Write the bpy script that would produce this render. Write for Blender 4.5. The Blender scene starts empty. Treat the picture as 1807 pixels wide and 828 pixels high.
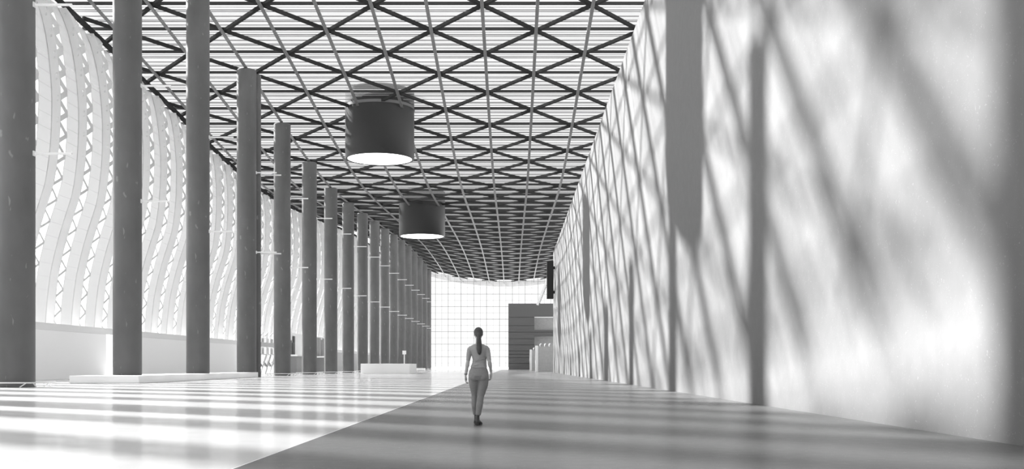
import bpy, bmesh, math, random
from mathutils import Vector, Matrix
random.seed(7)
S = bpy.context.scene
COL = S.collection
PI = math.pi
F = 1900.0            # focal length in pixels of the 1807-wide frame
CAMH = 1.02

# ------------------------------------------------------------------ materials
def mat(name, rgb, rough=0.6, spec=0.5, metal=0.0):
    m = bpy.data.materials.new(name); m.use_nodes = True
    b = m.node_tree.nodes['Principled BSDF']
    c = rgb if isinstance(rgb, tuple) else (rgb, rgb, rgb)
    b.inputs['Base Color'].default_value = (*c, 1)
    b.inputs['Roughness'].default_value = rough
    b.inputs['Specular IOR Level'].default_value = spec
    b.inputs['Metallic'].default_value = metal
    return m

def noisy(name, lo, hi, scale, rough, spec=0.5, stretch=(1, 1, 1), detail=6, fleck=None, bump=0.0, rvar=0.0):
    """Base colour wandering between two greys; optional small pale flecks."""
    m = mat(name, lo, rough, spec)
    nt = m.node_tree; N = nt.nodes; L = nt.links
    b = N['Principled BSDF']
    tc = N.new('ShaderNodeTexCoord'); mp = N.new('ShaderNodeMapping')
    mp.inputs['Scale'].default_value = stretch
    L.new(tc.outputs['Object'], mp.inputs['Vector'])
    n = N.new('ShaderNodeTexNoise'); n.inputs['Scale'].default_value = scale; n.inputs['Detail'].default_value = detail
    L.new(mp.outputs[0], n.inputs['Vector'])
    r = N.new('ShaderNodeValToRGB')
    r.color_ramp.elements[0].position = 0.3; r.color_ramp.elements[0].color = (lo, lo, lo, 1)
    r.color_ramp.elements[1].position = 0.7; r.color_ramp.elements[1].color = (hi, hi, hi, 1)
    L.new(n.outputs['Fac'], r.inputs['Fac'])
    out = r.outputs['Color']
    if fleck:
        fs, fth, fcol, fstr = fleck
        # bent coordinates + stretched noise = short hair-like marks in changing directions
        mp2 = N.new('ShaderNodeMapping'); mp2.inputs['Scale'].default_value = fstr
        w = N.new('ShaderNodeTexNoise'); w.inputs['Scale'].default_value = fs * 0.3; w.inputs['Detail'].default_value = 2
        L.new(tc.outputs['Object'], w.inputs['Vector'])
        mx = N.new('ShaderNodeMix'); mx.data_type = 'VECTOR'; mx.inputs['Factor'].default_value = 0.35
        L.new(tc.outputs['Object'], mx.inputs['A']); L.new(w.outputs['Color'], mx.inputs['B'])
        L.new(mx.outputs['Result'], mp2.inputs['Vector'])
        f = N.new('ShaderNodeTexNoise'); f.inputs['Scale'].default_value = fs; f.inputs['Detail'].default_value = 1
        L.new(mp2.outputs[0], f.inputs['Vector'])
        fr = N.new('ShaderNodeValToRGB')
        fr.color_ramp.elements[0].position = fth; fr.color_ramp.elements[0].color = (0, 0, 0, 1)
        fr.color_ramp.elements[1].position = fth + 0.05; fr.color_ramp.elements[1].color = (1, 1, 1, 1)
        L.new(f.outputs['Fac'], fr.inputs['Fac'])
        mc = N.new('ShaderNodeMix'); mc.data_type = 'RGBA'
        L.new(fr.outputs['Color'], mc.inputs['Factor'])
        L.new(out, mc.inputs['A']); mc.inputs['B'].default_value = (fcol, fcol, fcol, 1)
        out = mc.outputs['Result']
    L.new(out, b.inputs['Base Color'])
    if rvar:
        mr = N.new('ShaderNodeMapRange')
        mr.inputs['To Min'].default_value = rough - rvar; mr.inputs['To Max'].default_value = rough + rvar
        L.new(n.outputs['Fac'], mr.inputs['Value']); L.new(mr.outputs[0], b.inputs['Roughness'])
    if bump:
        bp = N.new('ShaderNodeBump'); bp.inputs['Strength'].default_value = bump; bp.inputs['Distance'].default_value = 0.02
        L.new(n.outputs['Fac'], bp.inputs['Height']); L.new(bp.outputs[0], b.inputs['Normal'])
    return m

def polish(m, base, graze, rough, power=25):
    nt = m.node_tree; N = nt.nodes; L = nt.links
    b = N['Principled BSDF']; b.inputs['Specular IOR Level'].default_value = 0.0; b.inputs['Roughness'].default_value = 0.9
    for l in list(b.inputs['Roughness'].links): L.remove(l)
    o = N['Material Output']
    g = N.new('ShaderNodeBsdfGlossy'); g.inputs['Roughness'].default_value = rough; g.inputs[0].default_value = (0.95,0.95,0.95,1)
    lw = N.new('ShaderNodeLayerWeight'); lw.inputs['Blend'].default_value = 0.5
    p = N.new('ShaderNodeMath'); p.operation = 'POWER'; p.inputs[1].default_value = power
    L.new(lw.outputs['Facing'], p.inputs[0])
    a = N.new('ShaderNodeMath'); a.operation = 'MULTIPLY_ADD'; a.inputs[1].default_value = graze; a.inputs[2].default_value = base
    L.new(p.outputs[0], a.inputs[0])
    mx = N.new('ShaderNodeMixShader'); L.new(a.outputs[0], mx.inputs[0])
    L.new(b.outputs[0], mx.inputs[1]); L.new(g.outputs[0], mx.inputs[2]); L.new(mx.outputs[0], o.inputs[0])
    return m

def glassy(name, clear, tint=1.0, diff=0.8, gloss=0.04):
    """Sheet glazing: part clear, the rest frosted (translucent), with a weak polish."""
    m = bpy.data.materials.new(name); m.use_nodes = True
    nt = m.node_tree; N = nt.nodes; L = nt.links; N.clear()
    o = N.new('ShaderNodeOutputMaterial')
    t = N.new('ShaderNodeBsdfTransparent'); t.inputs[0].default_value = (tint, tint, tint, 1)
    d = N.new('ShaderNodeBsdfTranslucent'); d.inputs[0].default_value = (diff, diff, diff, 1)
    g = N.new('ShaderNodeBsdfGlossy'); g.inputs['Roughness'].default_value = 0.1
    a = N.new('ShaderNodeMixShader'); a.inputs[0].default_value = 1 - clear
    L.new(t.outputs[0], a.inputs[1]); L.new(d.outputs[0], a.inputs[2])
    c = N.new('ShaderNodeMixShader'); c.inputs[0].default_value = gloss
    L.new(a.outputs[0], c.inputs[1]); L.new(g.outputs[0], c.inputs[2])
    L.new(c.outputs[0], o.inputs[0])
    return m

def membrane(name, clear, trans, refl=0.7, tint=1.0):
    """White facade sheet: lets some sun straight through, glows a little, reflects as matt white."""
    m = bpy.data.materials.new(name); m.use_nodes = True
    nt = m.node_tree; N = nt.nodes; L = nt.links; N.clear()
    o = N.new('ShaderNodeOutputMaterial')
    t = N.new('ShaderNodeBsdfTransparent'); t.inputs[0].default_value = (tint, tint, tint, 1)
    d = N.new('ShaderNodeBsdfTranslucent'); d.inputs[0].default_value = (0.85, 0.85, 0.85, 1)
    r = N.new('ShaderNodeBsdfDiffuse'); r.inputs[0].default_value = (refl, refl, refl, 1)
    a = N.new('ShaderNodeMixShader'); a.inputs[0].default_value = trans
    L.new(r.outputs[0], a.inputs[1]); L.new(d.outputs[0], a.inputs[2])
    c = N.new('ShaderNodeMixShader')
    if isinstance(clear, tuple):      # the sheet gets less clear with height, ending greyer at the top
        tc = N.new('ShaderNodeTexCoord'); sx = N.new('ShaderNodeSeparateXYZ'); mr = N.new('ShaderNodeMapRange')
        L.new(tc.outputs['Object'], sx.inputs[0]); L.new(sx.outputs['Z'], mr.inputs['Value'])
        mr.inputs['From Min'].default_value = 15; mr.inputs['From Max'].default_value = 29
        mr.inputs['To Min'].default_value = clear[0]; mr.inputs['To Max'].default_value = clear[1]
        L.new(mr.outputs[0], c.inputs[0])
    else: c.inputs[0].default_value = clear
    L.new(a.outputs[0], c.inputs[1]); L.new(t.outputs[0], c.inputs[2])
    L.new(c.outputs[0], o.inputs[0])
    return m

def emis(name, s):
    m = mat(name, 0.9, 0.5)
    b = m.node_tree.nodes['Principled BSDF']
    b.inputs['Emission Color'].default_value = (1, 1, 1, 1); b.inputs['Emission Strength'].default_value = s
    return m

M = dict(
    floor=noisy('white_terrazzo', 0.54, 0.58, 1.5, 0.19, 0.5, fleck=(40.0, 0.70, 0.65, (1, 1, 1)), rvar=0.03),
    walk=noisy('grey_stone', 0.138, 0.155, 5.0, 0.30, 0.5, fleck=(30.0, 0.70, 0.24, (1, 1, 1)), rvar=0.04),
    seam=mat('white_edge_strip', 0.85, 0.3),
    wall=noisy('pale_plaster', 0.162, 0.175, 3.0, 0.85, 0.2, fleck=(34.0, 0.69, 0.25, (1, 1, 0.3)), bump=0.1),
    column=noisy('dark_concrete', 0.090, 0.118, 0.8, 0.55, 0.4, stretch=(1, 1, 0.6), fleck=(3.2, 0.72, 0.19, (2.2, 2.2, 0.6))),
    arm=mat('pale_rod', 0.75, 0.4),
    rib=mat('rib_steel', 0.12, 0.5, 0.3),
    diag=mat('dark_steel', 0.034, 0.95, 0.0),
    purlin=mat('purlin_steel', 0.06, 0.9, 0.0),
    slat=mat('slat_grey', 0.24, 0.8, 0.1),
    gclear=glassy('clear_glass', 0.97, gloss=0.03),
    gtint=glassy('tinted_glass', 0.88, 0.90, 0.2),
    gfrost=glassy('frosted_glass', 0.84, 0.86, 0.2),
    opalg=membrane('opal_glass', 0.12, 0.85, 0.85),
    opal=membrane('opal_board', 0.0, 0.6, 0.7),
    pane=glassy('window_glass', 0.97, 1.0, gloss=0.02),
    panel=membrane('white_panel', (0.86, 0.52), 0.03, 0.5, 0.85),
    truss=membrane('white_truss_paint', 0.0, 0.05, 0.62),
    whitewall=mat('white_render', 0.85, 0.7),
    greywall=mat('grey_render', 0.5, 0.7),
    trimw=mat('white_beam', 0.72, 0.6),
    drum=noisy('drum_lacquer', 0.024, 0.028, 20, 0.45, 0.25),
    glow=emis('lamp_glow', 4.0),
    box=mat('white_counter', 0.85, 0.5),
    booth=noisy('dark_cladding', 0.10, 0.12, 30, 0.6, 0.3),
    boothin=noisy('grey_lining', 0.40, 0.48, 2, 0.7),
    gate=noisy('gate_grey', 0.38, 0.44, 3, 0.6),
    gatew=mat('gate_white', 0.85, 0.5),
    mull=mat('mullion_grey', 0.22, 0.5),
    kdark=mat('kiosk_dark', 0.09, 0.5),
    kmid=mat('kiosk_grey', 0.33, 0.6),
    ground=mat('pale_paving', 0.75, 0.9),
    skin=mat('skin', 0.43, 0.55),
    top=noisy('knit_top', 0.30, 0.34, 60, 0.8, 0.2),
    trous=noisy('trouser_cloth', 0.22, 0.255, 50, 0.85, 0.2),
    hair=noisy('dark_hair', 0.03, 0.06, 40, 0.5, 0.5, stretch=(3, 3, 0.4)),
    shoe=mat('dark_leather', 0.04, 0.4),
)

polish(M['floor'], 0.12, 0.6, 0.13)
polish(M['walk'], 0.15, 0.4, 0.24)

# ------------------------------------------------------------------ mesh helpers
class MB:
    def __init__(s): s.v = []; s.f = []; s.m = []
    def quad(s, a, b, c, d, mi=0):
        n = len(s.v); s.v += [tuple(a), tuple(b), tuple(c), tuple(d)]; s.f.append((n, n+1, n+2, n+3)); s.m.append(mi)
    def hexa(s, p, mi=0):           # p: 4 lower corners (ccw), 4 upper corners
        n = len(s.v); s.v += [tuple(q) for q in p]
        for f in ((3,2,1,0),(4,5,6,7),(0,1,5,4),(1,2,6,5),(2,3,7,6),(3,0,4,7)):
            s.f.append(tuple(n+i for i in f)); s.m.append(mi)
    def box(s, x0, x1, y0, y1, z0, z1, mi=0):
        s.hexa([(x0,y0,z0),(x1,y0,z0),(x1,y1,z0),(x0,y1,z0),(x0,y0,z1),(x1,y0,z1),(x1,y1,z1),(x0,y1,z1)], mi)
    def bar(s, a, b, w, d, mi=0, up=Vector((0,0,1))):   # w across, d along up
        a = Vector(a); b = Vector(b); t = (b-a)
        if t.length < 1e-6: return
        t.normalize()
        side = t.cross(up)
        if side.length < 1e-4: side = t.cross(Vector((1,0,0)))
        side.normalize(); u = side.cross(t).normalized()
        sw = side*w/2; ud = u*d/2
        s.hexa([a-sw-ud, a+sw-ud, b+sw-ud, b-sw-ud, a-sw+ud, a+sw+ud, b+sw+ud, b-sw+ud], mi)
    def strip(s, pts, w, d, mi=0):   # a continuous bar along points, d vertical, w horizontal
        pts = [Vector(p) for p in pts]; n0 = len(s.v)
        for i, p in enumerate(pts):
            t = (pts[min(i+1, len(pts)-1)] - pts[max(i-1, 0)]).normalized()
            side = Vector((t.y, -t.x, 0)).normalized()*w/2
            for q in (p-side, p+side, p+side+Vector((0,0,d)), p-side+Vector((0,0,d))): s.v.append(tuple(q))
        for i in range(len(pts)-1):
            a = n0+4*i; b = a+4
            for k in range(4):
                s.f.append((a+k, a+(k+1)%4, b+(k+1)%4, b+k)); s.m.append(mi)
        s.f.append((n0+3,n0+2,n0+1,n0)); s.m.append(mi)
        e = n0+4*(len(pts)-1); s.f.append((e,e+1,e+2,e+3)); s.m.append(mi)
    def cyl(s, c, r, z0, z1, n=48, mi=0, caps=True):
        k = len(s.v)
        for z in (z0, z1):
            for i in range(n):
                a = 2*PI*i/n; s.v.append((c[0]+r*math.cos(a), c[1]+r*math.sin(a), z))
        for i in range(n):
            j = (i+1) % n
            s.f.append((k+i, k+j, k+n+j, k+n+i)); s.m.append(mi)
        if caps:
            s.f.append(tuple(k+i for i in reversed(range(n)))); s.m.append(mi)
            s.f.append(tuple(k+n+i for i in range(n))); s.m.append(mi)
    def lathe(s, c, prof, n=64, mi=0):
        k = len(s.v)
        for r, z in prof:
            for i in range(n):
                a = 2*PI*i/n; s.v.append((c[0]+r*math.cos(a), c[1]+r*math.sin(a), z))
        for q in range(len(prof)-1):
            for i in range(n):
                j = (i+1) % n
                s.f.append((k+q*n+i, k+q*n+j, k+(q+1)*n+j, k+(q+1)*n+i)); s.m.append(mi)
        if prof[0][0] > 0: s.f.append(tuple(k+i for i in reversed(range(n)))); s.m.append(mi)
        if prof[-1][0] > 0: s.f.append(tuple(k+(len(prof)-1)*n+i for i in range(n))); s.m.append(mi)
    def tube(s, pts, r, n=8, mi=0):
        pts = [Vector(p) for p in pts]; k = len(s.v); prev = None
        for i, p in enumerate(pts):
            t = (pts[min(i+1,len(pts)-1)]-pts[max(i-1,0)]).normalized()
            u = t.cross(Vector((0,0,1)))
            if u.length < 1e-3: u = t.cross(Vector((0,1,0)))
            u.normalize(); w = u.cross(t)
            rr = r[i] if isinstance(r, (list, tuple)) else r
            for q in range(n):
                a = 2*PI*q/n; s.v.append(tuple(p+u*math.cos(a)*rr+w*math.sin(a)*rr))
        for i in range(len(pts)-1):
            for q in range(n):
                j = (q+1) % n
                s.f.append((k+i*n+q, k+i*n+j, k+(i+1)*n+j, k+(i+1)*n+q)); s.m.append(mi)
        s.f.append(tuple(k+q for q in reversed(range(n)))); s.m.append(mi)
        e = k+(len(pts)-1)*n; s.f.append(tuple(e+q for q in range(n))); s.m.append(mi)
    def build(s, name, mats, parent=None, smooth=False, bevel=0.0):
        me = bpy.data.meshes.new(name); me.from_pydata(s.v, [], s.f)
        for m in (mats if isinstance(mats, (list, tuple)) else [mats]): me.materials.append(m)
        me.polygons.foreach_set('material_index', s.m)
        bm = bmesh.new(); bm.from_mesh(me); bmesh.ops.recalc_face_normals(bm, faces=bm.faces); bm.to_mesh(me); bm.free()
        if smooth:
            me.polygons.foreach_set('use_smooth', [True]*len(me.polygons))
            try: me.set_sharp_from_angle(angle=math.radians(40))
            except Exception: pass
        o = bpy.data.objects.new(name, me); COL.objects.link(o)
        if parent: o.parent = parent
        if bevel:
            b = o.modifiers.new('soft_edges', 'BEVEL'); b.width = bevel; b.segments = 2; b.limit_method = 'ANGLE'
        return o

def tag(o, label=None, cat=None, group=None, kind=None):
    if label: o['label'] = label
    if cat: o['category'] = cat
    if group: o['group'] = group
    if kind: o['kind'] = kind
    return o
def empty(name, loc=(0,0,0), rz=0):
    o = bpy.data.objects.new(name, None); COL.objects.link(o); o.location = loc; o.rotation_euler = (0,0,rz); o.empty_display_size = 0.2
    return o
def copy_tree(o, parent=None):
    c = o.copy(); COL.objects.link(c)
    if parent: c.parent = parent
    for ch in list(o.children): copy_tree(ch, c)
    return c
def crom(knots, x):
    """smooth curve through (x, y) knots"""
    n = len(knots)
    if x <= knots[0][0]:
        (a, b), (c, d) = knots[0], knots[1]; return b+(d-b)/(c-a)*(x-a)
    if x >= knots[-1][0]:
        (a, b), (c, d) = knots[-2], knots[-1]; return d+(d-b)/(c-a)*(x-c)
    for i in range(n-1):
        if knots[i][0] <= x <= knots[i+1][0]: break
    def sl(k):
        a = max(k-1, 0); b = min(k+1, n-1); return (knots[b][1]-knots[a][1])/(knots[b][0]-knots[a][0])
    x0, y0 = knots[i]; x1, y1 = knots[i+1]; h = x1-x0; t = (x-x0)/h
    return (2*t**3-3*t**2+1)*y0+(t**3-2*t**2+t)*h*sl(i)+(-2*t**3+3*t**2)*y1+(t**3-t**2)*h*sl(i+1)
def sstep(a, b, x):
    t = min(max((x-a)/(b-a), 0), 1); return t*t*(3-2*t)

# ------------------------------------------------------------------ the hall's geometry
XW, XB, XC = 6.5, -2.79, -24.0          # right wall, walkway edge, column row
YEND = 319.0
RK = [(-10,38.5),(20,35.5),(60,31.55),(85,29.06),(100,27.57),(115,26.1),(130,25.0),(142,24.6),(155,24.8),(187,25.8),(240,26.8),(280,26.4),(322,25.5)]
def roof(x, y): return crom(RK, y) + 2.9*((x+2)/22)**2*sstep(150, 310, y)
PK = [(0,-36.2),(4.4,-36.06),(6.5,-35.9),(8.3,-35.67),(10,-35.3),(11.5,-34.9),(13.1,-34.4),(14.5,-33.97),(16.1,-33.72),(17.2,-33.6),(19.1,-33.5),(21.3,-33.5),(23.7,-33.7),(25.7,-34.0),(27.6,-34.5),(29.2,-35.2),(32,-36.6),(38,-39.5)]
def prof(z): return crom(PK, z)

# floors
b = MB(); b.box(-37.5, XB+0.012, -14, YEND+3, -0.3, 0)
tag(b.build('floor', M['floor']), 'white polished terrazzo floor crossed by shadow stripes', 'floor', kind='structure')
b = MB(); b.box(XB+0.03, XW+8, -14, YEND+3, -0.3, 0)
tag(b.build('floor_walkway', M['walk']), 'grey stone walkway floor along the plaster wall', 'floor', kind='structure')
b = MB(); b.box(XB+0.012, XB+0.03, -14, YEND+3, -0.3, 0.001)
tag(b.build('trim_1', M['seam']), 'thin white edge strip between both floors', 'trim', kind='structure')
b = MB(); b.quad((-900,-500,-0.35),(900,-500,-0.35),(900,1500,-0.35),(-900,1500,-0.35))
tag(b.build('ground', M['ground']), 'pale paved ground outside the hall', 'ground', kind='structure')

# right wall
b = MB(); b.box(XW, XW+0.6, -14, 170, 0, 17.9+CAMH)
tag(b.build('wall_right', M['wall']), 'tall pale plaster wall with lattice shadows', 'wall', kind='structure')

# ceiling glazing with its slats
def nodeY(n): return 84.9+4.9*n
XS = [-36,-33,-28,-22,-16,-10,-5,0,5,8,11.5]
b = MB()
rng = random.Random(3)
cuts = [0.0,0.6,1.45,2.0,2.3,3.2,3.95,4.25,4.9]
y = nodeY(-15)
while y < YEND:
    for i in range(len(cuts)-1):
        y0 = y+cuts[i]; y1 = y+cuts[i+1]
        if y1 > YEND: break
        mi = 4 if i == 1 else rng.choice([1,1,2,2,0])
        for k in range(len(XS)-1):
            xa, xb = XS[k], XS[k+1]
            h = 0.95
            b.quad((xa,y0,roof(xa,y0)+h),(xb,y0,roof(xb,y0)+h),(xb,y1,roof(xb,y1)+h),(xa,y1,roof(xa,y1)+h), mi)
        d = 0.07 if i % 2 else 0.05
        b.strip([(x, y0, roof(x,y0)+0.86) for x in XS], 0.05, d, 3)
    y += 4.9
ceiling = tag(b.build('ceiling', [M['gclear'], M['gtint'], M['gfrost'], M['slat'], M['opal']]), 'glass roof of clear and frosted strips with thin slats', 'ceiling', kind='structure')

# steel lattice below the glass
frame = tag(empty('roof_lattice', (0,0,0)), 'dark steel diamond lattice of ribs and diagonals under the glass roof', 'roof lattice')
RS = 4.33; X0 = -2.34; KMIN, KMAX = -7, 3
YS = nodeY(-15)
for k in range(KMIN, KMAX+1):
    x = X0+RS*k; b = MB()
    ys = [YS+i*4.9 for i in range(int((YEND-YS)/4.9)+1)]+[YEND+0.8]
    b.strip([(x, yy, roof(x,yy)) for yy in ys], 0.28, 0.09)
    b.build('rib_beam', M['rib'], frame)
for sgn in (1, -1):
    for m in range(-24, 60):
        pts = []
        for k in range(KMIN*2-1, KMAX*2+1):
            kk = k/2
            yy = 84.9+9.8*m+sgn*4.9*kk
            if YS-0.1 <= yy <= YEND+0.1:
                x = X0+RS*kk; pts.append((x, yy, roof(x,yy)+(0.30 if sgn > 0 else 0.28)))
        if len(pts) > 1:
            b = MB(); b.strip(pts, 0.27, 0.26); b.build('diagonal_beam', M['diag'], frame)
n = -15
while nodeY(n) < YEND:
    yy = nodeY(n)+0.45; b = MB()
    b.strip([(x, yy, roof(x,yy)+0.62) for x in XS], 0.18, 0.24); b.build('purlin', M['purlin'], frame); n += 1
b = MB()
ys = [YS+i*4.9 for i in range(int((YEND-YS)/4.9)+1)]
b.strip([(prof(roof(-34,q))+0.25, q, roof(-34,q)-0.15) for q in ys], 0.35, 0.3); b.build('edge_beam', M['diag'], frame)

# left facade
wall_left = tag(empty('wall_left', (0,0,0)), 'curved white facade of translucent panels and lattice trusses', 'wall', kind='structure')
Yf0 = 79.1
SW = 1.7
def rows(ymid, z0=3.9, step=1.0):
    top = roof(-34, ymid)-0.1; n = max(2, int((top-z0)/step)); return [z0+(top-z0)*i/n for i in range(n+1)]
for j in range(-14, 49):
    ya = Yf0+4.9*j
    if ya+4.9 > YEND: break
    # panel, set back from the truss
    zs = rows(ya+3.3); b = MB()
    for i in range(len(zs)-1):
        z0, z1 = zs[i], zs[i+1]; p0, p1 = prof(z0)-0.30, prof(z1)-0.30
        b.hexa([(p0-0.06,ya+SW,z0),(p0,ya+SW,z0),(p0,ya+4.9,z0),(p0-0.06,ya+4.9,z0),(p1-0.06,ya+SW,z1),(p1,ya+SW,z1),(p1,ya+4.9,z1),(p1-0.06,ya+4.9,z1)])
    b.build('facade_panel', M['panel'], wall_left)
    # lattice truss
    zs = rows(ya+0.8, step=0.8); b = MB()
    for yy, th in ((ya, 0.07), (ya+SW-0.07, 0.07)):
        for i in range(len(zs)-1):
            z0, z1 = zs[i], zs[i+1]; p0, p1 = prof(z0), prof(z1)
            o_, f_ = (0.36, 0.32) if yy == ya else (0.35, 0.12)
            b.hexa([(p0-o_,yy,z0),(p0+f_,yy,z0),(p0+f_,yy+th,z0),(p0-o_,yy+th,z0),(p1-o_,yy,z1),(p1+f_,yy,z1),(p1+f_,yy+th,z1),(p1-o_,yy+th,z1)])
    tz = zs[-1]; z = zs[0]; c = 0; H = 0.80
    while z < tz-0.2:
        z1 = min(z+H, tz)
        w = 0.17+0.45*sstep(11, 27, z)
        yl, yr = ya+0.05, ya+SW-0.05
        a_, b_ = (yl, yr) if c % 2 else (yr, yl)
        b.bar((prof(z)+0.10,a_,z),(prof(z1)+0.10,b_,z1), w, 0.10, up=Vector((1,0,0)))
        z += H; c += 1
    for i in range(len(zs)-1):
        z0, z1 = zs[i], zs[i+1]
        b.bar((prof(z0)-0.05,ya+0.35,z0),(prof(z1)-0.05,ya+0.35,z1),0.06,0.06)
    for i in range(len(zs)-1):
        z0, z1 = zs[i], zs[i+1]
        b.quad((prof(z0)-0.34,ya+0.07,z0),(prof(z0)-0.34,ya+SW-0.07,z0),(prof(z1)-0.34,ya+SW-0.07,z1),(prof(z1)-0.34,ya+0.07,z1),1)
    b.build('lattice_truss', [M['truss'], M['opalg']], wall_left)
b = MB()
zs = rows(60, 0.0, 1.5)
ys = [Yf0+4.9*j for j in range(-14, 49)]
for a_, c_ in zip(ys[:-1], ys[1:]):
    if c_ > YEND: break
    zz = rows((a_+c_)/2, 0.0, 1.8)
    for i in range(len(zz)-1):
        z0, z1 = zz[i], zz[i+1]
        b.quad((prof(z0)-0.42,a_,z0),(prof(z0)-0.42,c_,z0),(prof(z1)-0.42,c_,z1),(prof(z1)-0.42,a_,z1))
b.build('glazing', M['pane'], wall_left)
b = MB(); b.box(-35.6, -34.9, 12.7, YEND, 3.73, 4.26)
b.build('sill_beam', M['trimw'], wall_left)
for y0, y1, m_ in ((30, 92.6, 'whitewall'), (96.5, 121.5, 'whitewall'), (121.7, 139, 'whitewall'), (196, YEND, 'greywall')):
    b = MB(); b.box(-35.5, -34.9, y0, y1, 0, 3.72); b.box(-34.9, -34.82, y0, y0+0.5, 0, 3.72)
    b.build('base_wall', M[m_], wall_left)

# end glass wall
we = tag(empty('window_1', (0,YEND,0)), 'tall white glazed end wall with a fine square grid', 'window', kind='structure')
b = MB()
x = -36.0; i = 0
while x < 14:
    w = 0.13 if i % 2 else 0.06
    b.box(x-w/2, x+w/2, -0.06, 0.06, 0, roof(x, YEND)+0.9); x += 1.9; i += 1
z = 1.86; i = 0
while z < 29:
    w = 0.13 if i % 2 else 0.06
    b.box(-36, 14, -0.05, 0.05, z-w/2, z+w/2); z += 1.86; i += 1
b.build('window_frame', M['mull'], we)
b = MB(); b.quad((-36,0.1,0),(14,0.1,0),(14,0.1,31),(-36,0.1,31)); b.build('pane', M['pane'], we)
b = MB()
for k in range(len(XS)-1):
    xa, xb = XS[k], XS[k+1]
    za, zb = roof(xa,YEND), roof(xb,YEND)
    b.hexa([(xa,-0.5,za-1.1),(xb,-0.5,zb-1.1),(xb,-0.42,zb-1.1),(xa,-0.42,za-1.1),(xa,-0.5,za+0.6),(xb,-0.5,zb+0.6),(xb,-0.42,zb+0.6),(xa,-0.42,za+0.6)])
b.build('fascia', M['gfrost'], we)

# ------------------------------------------------------------------ columns
CY0, CS, CR = 52.1, 15.09, 0.865
ORD = ['nearest','second','third','fourth','fifth','sixth','seventh','eighth','ninth','tenth','eleventh','twelfth','thirteenth','fourteenth','fifteenth','sixteenth','seventeenth','eighteenth']
def column(x, y, r, z0, label, group='row of round columns'):
    h = roof(x, y)-0.05
    o = tag(empty('column', (x,y,z0)), label, 'column', group)
    b = MB(); b.lathe((0,0), [(r-0.03,0),(r,0.03),(r,h-z0-0.06),(r-0.06,h-z0)], 64)
    b.build('shaft', M['column'], o, smooth=True)
    for z in (11.3, 18.5):
        b = MB(); b.box(r-0.05, r+1.85, -0.05, 0.05, z-z0-0.05, z-z0+0.05)
        b.box(r-0.04, r+0.05, -0.12, 0.12, z-z0-0.12, z-z0+0.12)
        b.build('rod', M['arm'], o)
    return o
def rail_mesh():
    b = MB(); R = 1.32
    b.box(-R,R,-R-0.03,-R+0.03,0.19,0.25); b.box(-R,R,R-0.03,R+0.03,0.19,0.25)
    b.box(-R-0.03,-R+0.03,-R+0.03,R-0.03,0.19,0.25); b.box(R-0.03,R+0.03,-R+0.03,R-0.03,0.19,0.25)
    return b
rail0 = None
cols = []
for k in range(-2, 18):
    y = CY0+CS*k
    onp = k in (1, 2, 3)
    if k < 0:
        lab = ('round column in front of the near end of the row, beyond the picture edge' if k == -1 else 'round column farthest in front of the row, beyond the picture edge')
    elif k == 0: lab = 'very wide dark column at the near end of the row, ringed by a low white rail'
    elif onp: lab = f'dark round column on the low white platform, {("nearest","middle","farthest")[k-1]} of its three'
    else: lab = f'dark round column standing on the floor, {ORD[k]} along the row from the widest one'
    column(XC, y, CR, 0.45 if onp else 0.0, lab)
    if k == 0 or k >= 4:
        if rail0 is None:
            r = empty('guard_rail'); rail_mesh().build('rail', M['arm'], r)
            for sx, sy in ((1,1),(1,-1),(-1,1),(-1,-1)):
                for dx in (0, 1):
                    b = MB(); R = 1.32
                    if dx: b.bar((sx*R,sy*(R-0.25),0.2),(sx*R,sy*(R-0.55),0.0),0.04,0.04)
                    else: b.bar((sx*(R-0.25),sy*R,0.2),(sx*(R-0.55),sy*R,0.0),0.04,0.04)
                    b.build('leg', M['arm'], r)
            rail0 = r
        else: r = copy_tree(rail0)
        r.location = (XC, y, 0)
        tag(r, ('low white guard rail around the widest nearest column' if k == 0 else f'low white guard rail around the {ORD[k]} column of the row'), 'rail', 'guard rails at the column feet')
column(-23.42, 98.6, 0.43, 0.0, 'slim dark column tucked behind the end of the white platform', None)

# low platform under three columns
b = MB(); pl = [(-25.75,62.6),(-21.7,62.6),(-22.95,97.35),(-25.2,97.35)]
b.hexa([(x,y,0) for x,y in pl]+[(x,y,0.45) for x,y in pl])
tag(b.build('platform', M['box'], bevel=0.04), 'long low white platform carrying three dark columns', 'platform')
b = MB(); b.box(-28.6,-25.8,76,79,0,0.16); tag(b.build('floor_slab', M['box'], bevel=0.02), 'thin white slab lying behind the low platform', 'slab')

# ------------------------------------------------------------------ drum lights
DR = 3.5
def drum(y, x, zb, label):
    o = tag(empty('drum_light', (x,y,zb)), label, 'lamp', 'drum lights through the roof')
    zt = roof(x,y)+2.6-zb
    b = MB(); b.lathe((0,0), [(DR-0.22,0.06),(DR-0.2,0.0),(DR-0.06,0.0),(DR,0.10),(DR,zt-0.2),(DR-0.3,zt)], 96)
    b.v = b.v; sh = b.build('drum_shade', M['drum'], o, smooth=True)
    b = MB(); b.lathe((0,0), [(DR-0.24,0.05),(DR-0.24,0.12)], 96); b.build('diffuser', M['glow'], o)
    b = MB(); b.lathe((0,0), [(DR+0.03,zt-2.0),(DR+0.06,zt-1.98),(DR+0.06,zt-1.72),(DR+0.03,zt-1.7)], 96); b.build('collar', M['rib'], o, smooth=True)
    return o
drum(56.5, -13.4, 22.6, 'dark drum light above the view, nearest to the camera')
drum(110, -13.5, 22.12, 'large dark drum light with glowing underside, the nearer of two in view')
drum(164, -13.7, 20.72, 'small-looking dark drum light farther down the hall')

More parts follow.
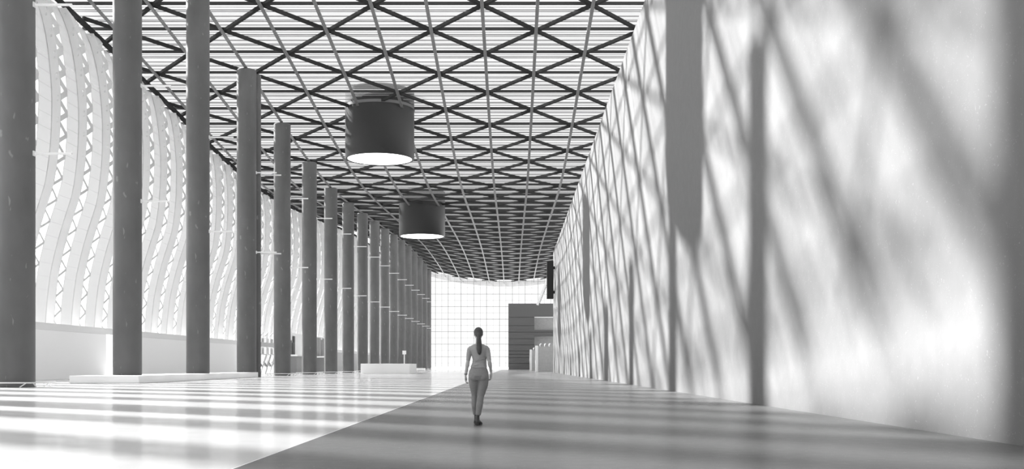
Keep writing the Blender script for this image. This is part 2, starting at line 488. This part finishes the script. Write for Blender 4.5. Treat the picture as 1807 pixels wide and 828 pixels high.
# ------------------------------------------------------------------ counter, sign post, bench
b = MB(); b.box(-19.4,-13.1,138,147.7,0,1.31)
tag(b.build('counter', M['box'], bevel=0.04), 'long white box counter in front of the far columns', 'counter')
o = tag(empty('sign_post', (-15.5,155,0)), 'small square white sign on a thin pole behind the white counter', 'sign')
b = MB(); b.cyl((0,0),0.08,0,2.7,12); b.build('pole', M['trimw'], o)
b = MB(); b.box(-0.27,0.27,-0.14,-0.08,2.68,3.22); b.build('sign_plate', M['box'], o, bevel=0.01)
b = MB(); b.cyl((0,0),0.3,0,0.05,20); b.build('base', M['trimw'], o)
b = MB(); b.box(-20.5,-18.6,228,231,0.08,0.54); b.box(-20.3,-18.8,228.2,230.8,0,0.08)
tag(b.build('bench', M['seam'], bevel=0.02), 'low white bench block beyond the counter', 'bench')

# ------------------------------------------------------------------ stands between the columns by the facade
def stand_frame(x, y0, y1):
    o = tag(empty('scaffold_frame', (x,y0,0)), 'pale steel frame with slanted struts by the facade, seen between columns', 'frame')
    L_ = y1-y0
    for t in (0, 0.33, 0.66, 1):
        b = MB(); b.box(-0.09,0.09,t*L_-0.09,t*L_+0.09,0,5.6); b.build('post', M['trimw'], o)
    b = MB(); b.box(-0.15,0.15,-0.3,L_+0.3,3.5,4.1); b.build('beam', M['greywall'], o)
    b = MB(); b.box(-0.1,0.1,-0.3,L_+0.3,2.45,2.6); b.build('shelf', M['trimw'], o)
    for i in range(5):
        t0 = L_*i/5; b = MB(); b.bar((0.12,t0+0.2,0.05),(0.12,t0+L_/5+0.8,2.45),0.12,0.28); b.build('strut', M['kmid'] if i % 2 else M['greywall'], o)
        b = MB(); b.bar((-0.1,t0+1.5,1.0),(-0.1,t0+0.3,1.5),0.22,0.22); b.build('brace', M['kdark'], o)
        b = MB(); b.box(-0.5,-0.45,t0+0.7,t0+2.1,2.62,3.48); b.box(-0.5,-0.45,t0+0.7,t0+2.1,4.12,4.7); b.build('board', M['kmid'], o)
        b = MB(); b.bar((0.0,t0+0.3,4.9),(0.0,t0+L_/5,5.5),0.1,0.14); b.build('brace', M['trimw'], o)
stand_frame(-32.5, 138.5, 151.5)
def kiosk(x, y, label, blk, panels, pm, posts):
    o = tag(empty('kiosk', (x,y,0)), label, 'kiosk', 'kiosks by the facade')
    b = MB(); b.box(-1.0,0.9,blk[0],blk[1],0,2.45); b.build('counter_block', M['kmid'], o)
    b = MB(); b.box(-1.0,1.3,blk[0]-1.5,blk[1]+0.6,2.45,2.68); b.build('counter_top', M['seam'], o)
    b = MB(); b.box(-1.2,-1.1,blk[0]-4,blk[1]+6,0,6.1); b.build('back_wall', M['box'], o)
    for i, (a, c, z) in enumerate(panels):
        b = MB(); b.box(-1.0,-0.85,a,c,2.7,z); b.build('panel', pm, o)
    for p in posts:
        b = MB(); b.box(1.0,1.12,p,p+0.16,0,5.9); b.build('post', M['kmid'], o)
    b = MB(); b.box(1.0,1.1,posts[0],posts[-1]+0.16,5.25,5.4); b.box(1.0,1.1,posts[0],posts[-1]+0.16,1.9,2.0); b.box(1.0,1.1,posts[0],posts[-1]+0.16,0.4,0.5); b.build('crossbar', M['kmid'], o)
kiosk(-32.6, 159.5, 'grey kiosk with narrow dark panels above its counter, seen between columns', (-1.0,7.2), ((0.2,1.6,5.0),(2.6,4.2,4.9),(4.8,5.4,4.6),(5.7,6.6,5.6)), M['kdark'], (4.5,6.9,9.0,10.6))
kiosk(-32.6, 180.5, 'grey kiosk with mid-grey panels above its counter, seen between columns', (4.6,12.0), ((4.9,5.5,5.9),(6.2,8.0,5.9),(8.8,9.6,5.6),(10.4,11.6,5.9)), M['kmid'], (4.4,6.4,8.2,10.4))

# ------------------------------------------------------------------ far portal, gates, blade sign, inclined beam
pb = tag(empty('wall_portal', (0,296,0)), 'dark clad wall with two light openings at the far end', 'wall', kind='structure')
b = MB(); ZT = 18.2
xa, xo, xr = -1.0, 6.15, 15.0
def panelrow(x0, x1, z0, z1):
    # cladding boards with open joints
    z = z0
    for zj in [t for t in (1.7,3.3,4.2,5.1,6.8,8.5,10.3,12.1,14.4) if z0 < t < z1]+[z1]:
        b.box(x0, x1, 0, 0.5, z+0.06, zj-0.06); z = zj
    b.box(x0, x1, 0.3, 0.5, z0, z1)
panelrow(xa, xo, 0, ZT)
panelrow(xo, xr, 14.4, ZT); panelrow(xo, xr, 9.15, 10.9)
b.build('cladding', M['booth'], pb)
b = MB(); b.box(xo-0.2, xr, 3.5, 3.7, 0, ZT); b.box(xo, xr, 0.5, 3.5, 10.75, 10.9); b.box(xa, xa+0.3, 0.5, 8, 0, ZT)
b.build('lining', M['boothin'], pb)
b = MB(); b.box(xo, xr, -0.02, 0.1, 14.32, 14.5); b.build('lintel_edge', M['gatew'], pb)

def gate(x0, x1, y, h, nh, label):
    o = tag(empty('gate_bank', (x0,y,0)), label, 'gate', 'gate banks at the far portal')
    w = x1-x0
    b = MB(); b.box(0.45,w,0,0.5,0,h-0.15); b.build('body', M['gate'], o)
    b = MB(); b.box(0,0.45,-0.3,0.5,0,h); b.build('end_post', M['gatew'], o, bevel=0.03)
    b = MB(); b.box(1.3,w,-0.03,0.0,h*0.76,h*0.76+0.05); b.build('ledge', M['kmid'], o)
    for i in range(nh):
        xx = 0.8+i*0.78
        if xx > w: break
        pts = [(xx,0.1,h-0.2)]+[(xx+0.14-0.14*math.cos(t*PI/6),0.1,h+0.12+0.2*math.sin(t*PI/6)) for t in range(0,5)]
        b = MB(); b.tube(pts, 0.09, 8); b.build('hook', M['gatew'], o, smooth=True)
gate(4.05, 8.4, 186, 4.5, 5, 'grey gate bank with a row of curved white hooks, next to the plaster wall')
gate(3.75, 6.6, 228, 4.5, 2, 'smaller-looking grey gate bank behind the hooked one, nearer the dark portal')

o = tag(empty('blade_sign', (5.27,162.5,11.2)), 'blank dark upright blade sign projecting from the plaster wall near its far end', 'sign')
b = MB(); b.box(0,1.0,0,1.5,0,5.65); b.build('sign_body', M['drum'], o, bevel=0.02)
b = MB(); b.box(1.0,1.23,0.55,0.95,0.8,1.2); b.box(1.0,1.23,0.55,0.95,4.5,4.9); b.build('bracket', M['rib'], o)
o = tag(empty('inclined_beam', (0,0,0)), 'thin inclined ribbed beam rising from the dark portal top', 'beam')
p0 = Vector((6.9,293,17.6)); p1 = Vector((10.6,293,27.0))
b = MB(); b.bar(p0, p1, 0.5, 0.7); b.build('beam', M['trimw'], o)
b = MB()
for i in range(26):
    p = p0.lerp(p1, (i+0.5)/26)+Vector((0.38,-0.1,-0.15)); b.bar(p, p+(p1-p0).normalized()*0.2, 0.4, 0.3)
b.build('ribbing', M['kdark'], o)

# ------------------------------------------------------------------ the woman
WX, WY = -0.585, 18.46
person = tag(empty('person', (WX,WY,0)), 'woman with a long dark ponytail walking away in fitted top and trousers', 'person')
def rings_mesh(tubes, name, m, parent, voxel=0.006, smooth_it=6):
    """tubes: lists of (x,y,z, rx, ry) or with explicit axis; unions them into one surface."""
    bm = bmesh.new(); n = 20
    for T in tubes:
        pts = [Vector(t[:3]) for t in T]; loops = []
        for i, t in enumerate(T):
            d = (pts[min(i+1,len(pts)-1)]-pts[max(i-1,0)]).normalized()
            u = Vector((1,0,0)) - d*d.x
            if u.length < 0.2: u = Vector((0,1,0))-d*d.y
            u.normalize(); w = d.cross(u)
            loops.append([bm.verts.new(pts[i]+u*math.cos(2*PI*q/n)*t[3]+w*math.sin(2*PI*q/n)*t[4]) for q in range(n)])
        for a_, c_ in zip(loops[:-1], loops[1:]):
            for q in range(n): bm.faces.new((a_[q],a_[(q+1)%n],c_[(q+1)%n],c_[q]))
        bm.faces.new(list(reversed(loops[0]))); bm.faces.new(loops[-1])
    bmesh.ops.recalc_face_normals(bm, faces=bm.faces)
    me = bpy.data.meshes.new(name); bm.to_mesh(me); bm.free()
    o = bpy.data.objects.new(name, me); COL.objects.link(o)
    r = o.modifiers.new('union', 'REMESH'); r.mode = 'VOXEL'; r.voxel_size = voxel; r.use_smooth_shade = True
    s = o.modifiers.new('smooth', 'SMOOTH'); s.iterations = smooth_it; s.factor = 0.5
    dg = bpy.context.evaluated_depsgraph_get()
    me2 = bpy.data.meshes.new_from_object(o.evaluated_get(dg))
    o.modifiers.clear(); o.data = me2; me2.name = name
    me2.materials.clear(); me2.materials.append(m)
    me2.polygons.foreach_set('use_smooth', [True]*len(me2.polygons))
    o.parent = parent
    return o
def ball(c, rx, ry, rz, k=9):
    return [(c[0],c[1],c[2]+rz*math.cos(PI*(1-i/(k-1))), max(rx*math.sin(PI*i/(k-1)),0.002), max(ry*math.sin(PI*i/(k-1)),0.002)) for i in range(k)]
def grow(T, e): return [(*t[:3], t[3]+e, t[4]+e) for t in T]
# +y is the way she walks (away from the camera)
torso = [(0.012,0,0.80,0.150,0.105),(0.012,-0.014,0.86,0.164,0.126),(0.014,-0.008,0.92,0.156,0.115),(0.018,0.0,0.99,0.133,0.096),(0.024,0.006,1.06,0.112,0.082),(0.027,0.006,1.12,0.108,0.082),(0.025,0.004,1.19,0.117,0.092),(0.020,0.0,1.26,0.136,0.098),(0.014,-0.004,1.315,0.158,0.090),(0.011,-0.006,1.345,0.155,0.075),(0.010,-0.002,1.37,0.115,0.062),(0.010,0,1.40,0.070,0.055)]
neck = [(0.010,0.0,1.36,0.064,0.062),(0.009,0.008,1.41,0.050,0.052),(0.008,0.02,1.47,0.047,0.050),(0.006,0.03,1.53,0.047,0.05)]
head = ball((0.008,0.030,1.575),0.072,0.092,0.103,13)
jaw = [(0.004,0.055,1.545,0.056,0.060),(0.000,0.065,1.50,0.047,0.05),(-0.003,0.078,1.475,0.03,0.03)]
nose = [(-0.006,0.118,1.575,0.008,0.008),(-0.008,0.137,1.552,0.014,0.012),(-0.007,0.128,1.543,0.010,0.008)]
mouth = [(-0.024,0.115,1.513,0.006,0.006),(-0.005,0.124,1.513,0.008,0.008),(0.014,0.115,1.513,0.006,0.006)]
earL = ball((-0.064,0.03,1.565),0.010,0.02,0.032,7); earR = ball((0.080,0.025,1.565),0.010,0.02,0.032,7)
armL = [(-0.105,0,1.318,0.046,0.050),(-0.136,0.0,1.298,0.043,0.049),(-0.151,-0.005,1.23,0.038,0.043),(-0.160,-0.015,1.16,0.034,0.038),(-0.168,-0.025,1.105,0.031,0.034),(-0.180,-0.015,1.03,0.035,0.036),(-0.197,0.012,0.94,0.027,0.028),(-0.212,0.035,0.862,0.020,0.024)]
armR = [(0.125,0,1.318,0.046,0.050),(0.156,0.0,1.298,0.043,0.049),(0.174,-0.02,1.23,0.038,0.043),(0.187,-0.05,1.16,0.034,0.038),(0.198,-0.075,1.105,0.031,0.034),(0.207,-0.05,1.045,0.035,0.036),(0.217,-0.01,0.98,0.027,0.028),(0.227,0.025,0.918,0.020,0.024)]
def hand(w, sx):
    """palm, four unequal bent fingers and a thumb that leaves the palm's side; w = wrist"""
    x, y, z = w
    T = [[(x,y,z+0.01,0.019,0.024),(x+sx*0.002,y+0.004,z-0.03,0.016,0.036),(x+sx*0.004,y+0.006,z-0.07,0.015,0.039),(x+sx*0.003,y+0.006,z-0.088,0.012,0.036)]]
    for i, (off, ln) in enumerate(((0.028,0.066),(0.010,0.074),(-0.009,0.069),(-0.027,0.054))):
        bx = x+sx*0.003; by = y+0.006+off; bz = z-0.078
        c = 0.35+0.14*i
        p1 = (bx-sx*0.004, by+0.004, bz-ln*0.45)
        p2 = (bx-sx*0.018*(0.8+c), by+0.004, bz-ln*0.75)
        p3 = (bx-sx*0.032*(0.8+c), by+0.002, bz-ln*0.88)
        T.append([(bx,by,bz,0.0088,0.0088),(*p1,0.0085,0.0085),(*p2,0.0078,0.0078),(*p3,0.0065,0.0065)])
    T.append([(x-sx*0.002,y+0.022,z-0.022,0.013,0.013),(x-sx*0.010,y+0.046,z-0.050,0.0105,0.0105),(x-sx*0.014,y+0.055,z-0.078,0.009,0.009),(x-sx*0.018,y+0.054,z-0.098,0.007,0.007)])
    return T
hL = hand((-0.212,0.036,0.858),-1); hR = hand((0.227,0.028,0.913),1)
legL = [(-0.062,0.0,0.86,0.088,0.100),(-0.070,0.012,0.78,0.086,0.095),(-0.068,0.04,0.68,0.072,0.080),(-0.062,0.08,0.58,0.053,0.062),(-0.060,0.10,0.51,0.044,0.054),(-0.063,0.105,0.43,0.041,0.053),(-0.062,0.11,0.34,0.039,0.050),(-0.054,0.14,0.24,0.032,0.038),(-0.036,0.18,0.11,0.026,0.03)]
legR = [(0.082,0.0,0.86,0.092,0.100),(0.090,0.0,0.78,0.090,0.099),(0.082,0.010,0.68,0.079,0.085),(0.062,0.018,0.58,0.063,0.068),(0.046,0.018,0.51,0.054,0.057),(0.036,0.004,0.43,0.051,0.057),(0.026,-0.008,0.34,0.047,0.055),(0.012,-0.012,0.24,0.037,0.042),(-0.004,-0.014,0.11,0.027,0.031)]
def foot(x, y, z, toe):
    dx, dy = toe
    return [(x,y-0.035,z+0.075,0.026,0.030),(x+dx*0.25,y+dy*0.25,z+0.060,0.032,0.034),(x+dx*0.6,y+dy*0.6,z+0.036,0.036,0.026),(x+dx*0.85,y+dy*0.85,z+0.026,0.034,0.02),(x+dx,y+dy,z+0.022,0.018,0.014)]
body = rings_mesh([torso,neck,head,jaw,nose,mouth,earL,earR,armL,armR,legL,legR,
                   foot(-0.036,0.18,0.02,(-0.01,0.20)),foot(-0.004,-0.014,0.02,(0.05,0.19))]+hL+hR, 'body', M['skin'], person, voxel=0.005, smooth_it=3)
# fitted top with elbow sleeves
torso_top = [t for t in grow(torso,0.010) if t[2] > 0.97]
torso_top = [(0.014,-0.003,0.975,0.147,0.111),(0.018,-0.001,1.0,0.140,0.106)]+torso_top[1:-1]+[(0.010,-0.001,1.388,0.088,0.062)]
sl = lambda A: [(*t[:3],t[3]+e,t[4]+e) for t, e in zip(A[:5],(0.010,0.009,0.007,0.005,0.003))]
top = rings_mesh([torso_top, sl(armL), sl(armR)], 'top', M['top'], person, 0.006, 4)
# folds pulled across the small of the back
b = MB()
for (p, q, w) in (((-0.10,-0.086,1.10),(0.135,-0.085,1.16),0.004),((-0.11,-0.10,1.035),(0.03,-0.104,1.05),0.004),((-0.12,-0.103,1.0),(0.14,-0.098,1.005),0.004)):
    pts = []
    for i in range(9):
        t = i/8; P = Vector(p).lerp(Vector(q), t); P.y -= 0.022*math.sin(PI*t)-0.012; P.z += -0.012*math.sin(PI*t); pts.append(P)
    b.tube(pts, [0.002+w*math.sin(PI*(i+0.3)/8.6) for i in range(9)], 8)
b.build('fold', M['top'], top, smooth=True)
hips = [(*t[:3], t[3]+0.009, t[4]+0.010) for t in torso if t[2] < 1.0]
leg_t = lambda A, hem: [(*t[:3], t[3]+0.009+0.004*(t[2] < 0.4), t[4]+0.010+0.004*(t[2] < 0.4)) for t in A if t[2] > 0.2]+[hem]
buttL = ball((-0.062,-0.05,0.835),0.088,0.088,0.09); buttR = ball((0.086,-0.05,0.835),0.090,0.088,0.09)
trousers = rings_mesh([hips, buttL, buttR, leg_t(legL,(-0.048,0.155,0.185,0.038,0.046)), leg_t(legR,(0.005,-0.013,0.175,0.046,0.050))], 'trousers', M['trous'], person, 0.006, 5)
def shoe(x, y, dx, name):
    A = [(x,y-0.030,0.175,0.033,0.036),(x,y-0.028,0.125,0.032,0.038),(x,y-0.022,0.085,0.034,0.045)]
    B = [(x,y-0.062,0.085,0.014,0.02),(x,y-0.045,0.078,0.033,0.036),(x+dx*0.3,y+0.03,0.065,0.036,0.034),(x+dx*0.65,y+0.10,0.036,0.041,0.027),(x+dx*0.88,y+0.155,0.024,0.038,0.020),(x+dx,y+0.19,0.02,0.018,0.013)]
    H = [(x,y-0.040,0.0,0.021,0.021),(x,y-0.042,0.035,0.021,0.022),(x,y-0.040,0.075,0.028,0.03)]
    Sl = [(x+dx*0.5,y+0.06,0.012,0.03,0.012),(x+dx*0.75,y+0.12,0.011,0.037,0.011),(x+dx,y+0.185,0.010,0.016,0.008)]
    rings_mesh([A,B,H,Sl], name, M['shoe'], person, 0.006, 2)
shoe(-0.004,-0.014,0.055,'shoe'); shoe(-0.036,0.18,-0.01,'shoe')
# hair: a cap drawn back into a long ponytail
cap = ball((0.010,0.016,1.595),0.080,0.094,0.092,13)
pony = [(0.014,-0.070,1.575,0.026,0.03),(0.018,-0.105,1.545,0.030,0.026),(0.022,-0.118,1.48,0.040,0.030),(0.024,-0.115,1.40,0.046,0.032),(0.026,-0.120,1.31,0.045,0.030),(0.030,-0.122,1.25,0.036,0.025),(0.032,-0.118,1.21,0.014,0.012)]
hair = rings_mesh([cap, ball((0.012,-0.040,1.565),0.062,0.05,0.06)], 'hair', M['hair'], person, 0.006, 3)
rings_mesh([pony], 'ponytail', M['hair'], hair, 0.005, 3)
b = MB(); b.tube([(0.016+0.03*math.cos(t*PI/8),-0.095+0.012*math.sin(t*PI/8),1.55+0.024*math.sin(t*PI/8)) for t in range(17)], 0.008, 8)
b.build('hair_tie', M['shoe'], hair, smooth=True)
b = MB(); b.lathe((-0.2085,0.032), [(0.026,0.872),(0.029,0.874),(0.029,0.886),(0.026,0.888)], 24); b.build('bracelet', M['shoe'], person, smooth=True)

# ------------------------------------------------------------------ light
w = bpy.data.worlds.new('sky'); S.world = w; w.use_nodes = True
bg = w.node_tree.nodes['Background']; bg.inputs[0].default_value = (1,1,1,1); bg.inputs[1].default_value = 1.05
sun = bpy.data.lights.new('sun', 'SUN'); sun.energy = 24; sun.angle = math.radians(1.3)
so = bpy.data.objects.new('sun', sun); COL.objects.link(so); so.location = (-60,90,60)
so.rotation_euler = Vector((30.5,-23.6,-22.8)).to_track_quat('-Z','Y').to_euler()

# ------------------------------------------------------------------ camera
cam = bpy.data.cameras.new('camera'); co = bpy.data.objects.new('camera', cam); COL.objects.link(co)
co.location = (0,0,CAMH); co.rotation_euler = (PI/2,0,0)
cam.sensor_width = 36; cam.lens = 36*F/1807; cam.shift_y = 232/1807; cam.clip_end = 3000
S.camera = co
S.view_settings.view_transform = 'Standard'; S.view_settings.look = 'None'; S.view_settings.gamma = 1
S.view_settings.exposure = 0.0; S.view_settings.use_curve_mapping = False
S.cycles.use_denoising = True; S.cycles.transparent_max_bounces = 24; S.cycles.max_bounces = 10; S.cycles.diffuse_bounces = 5
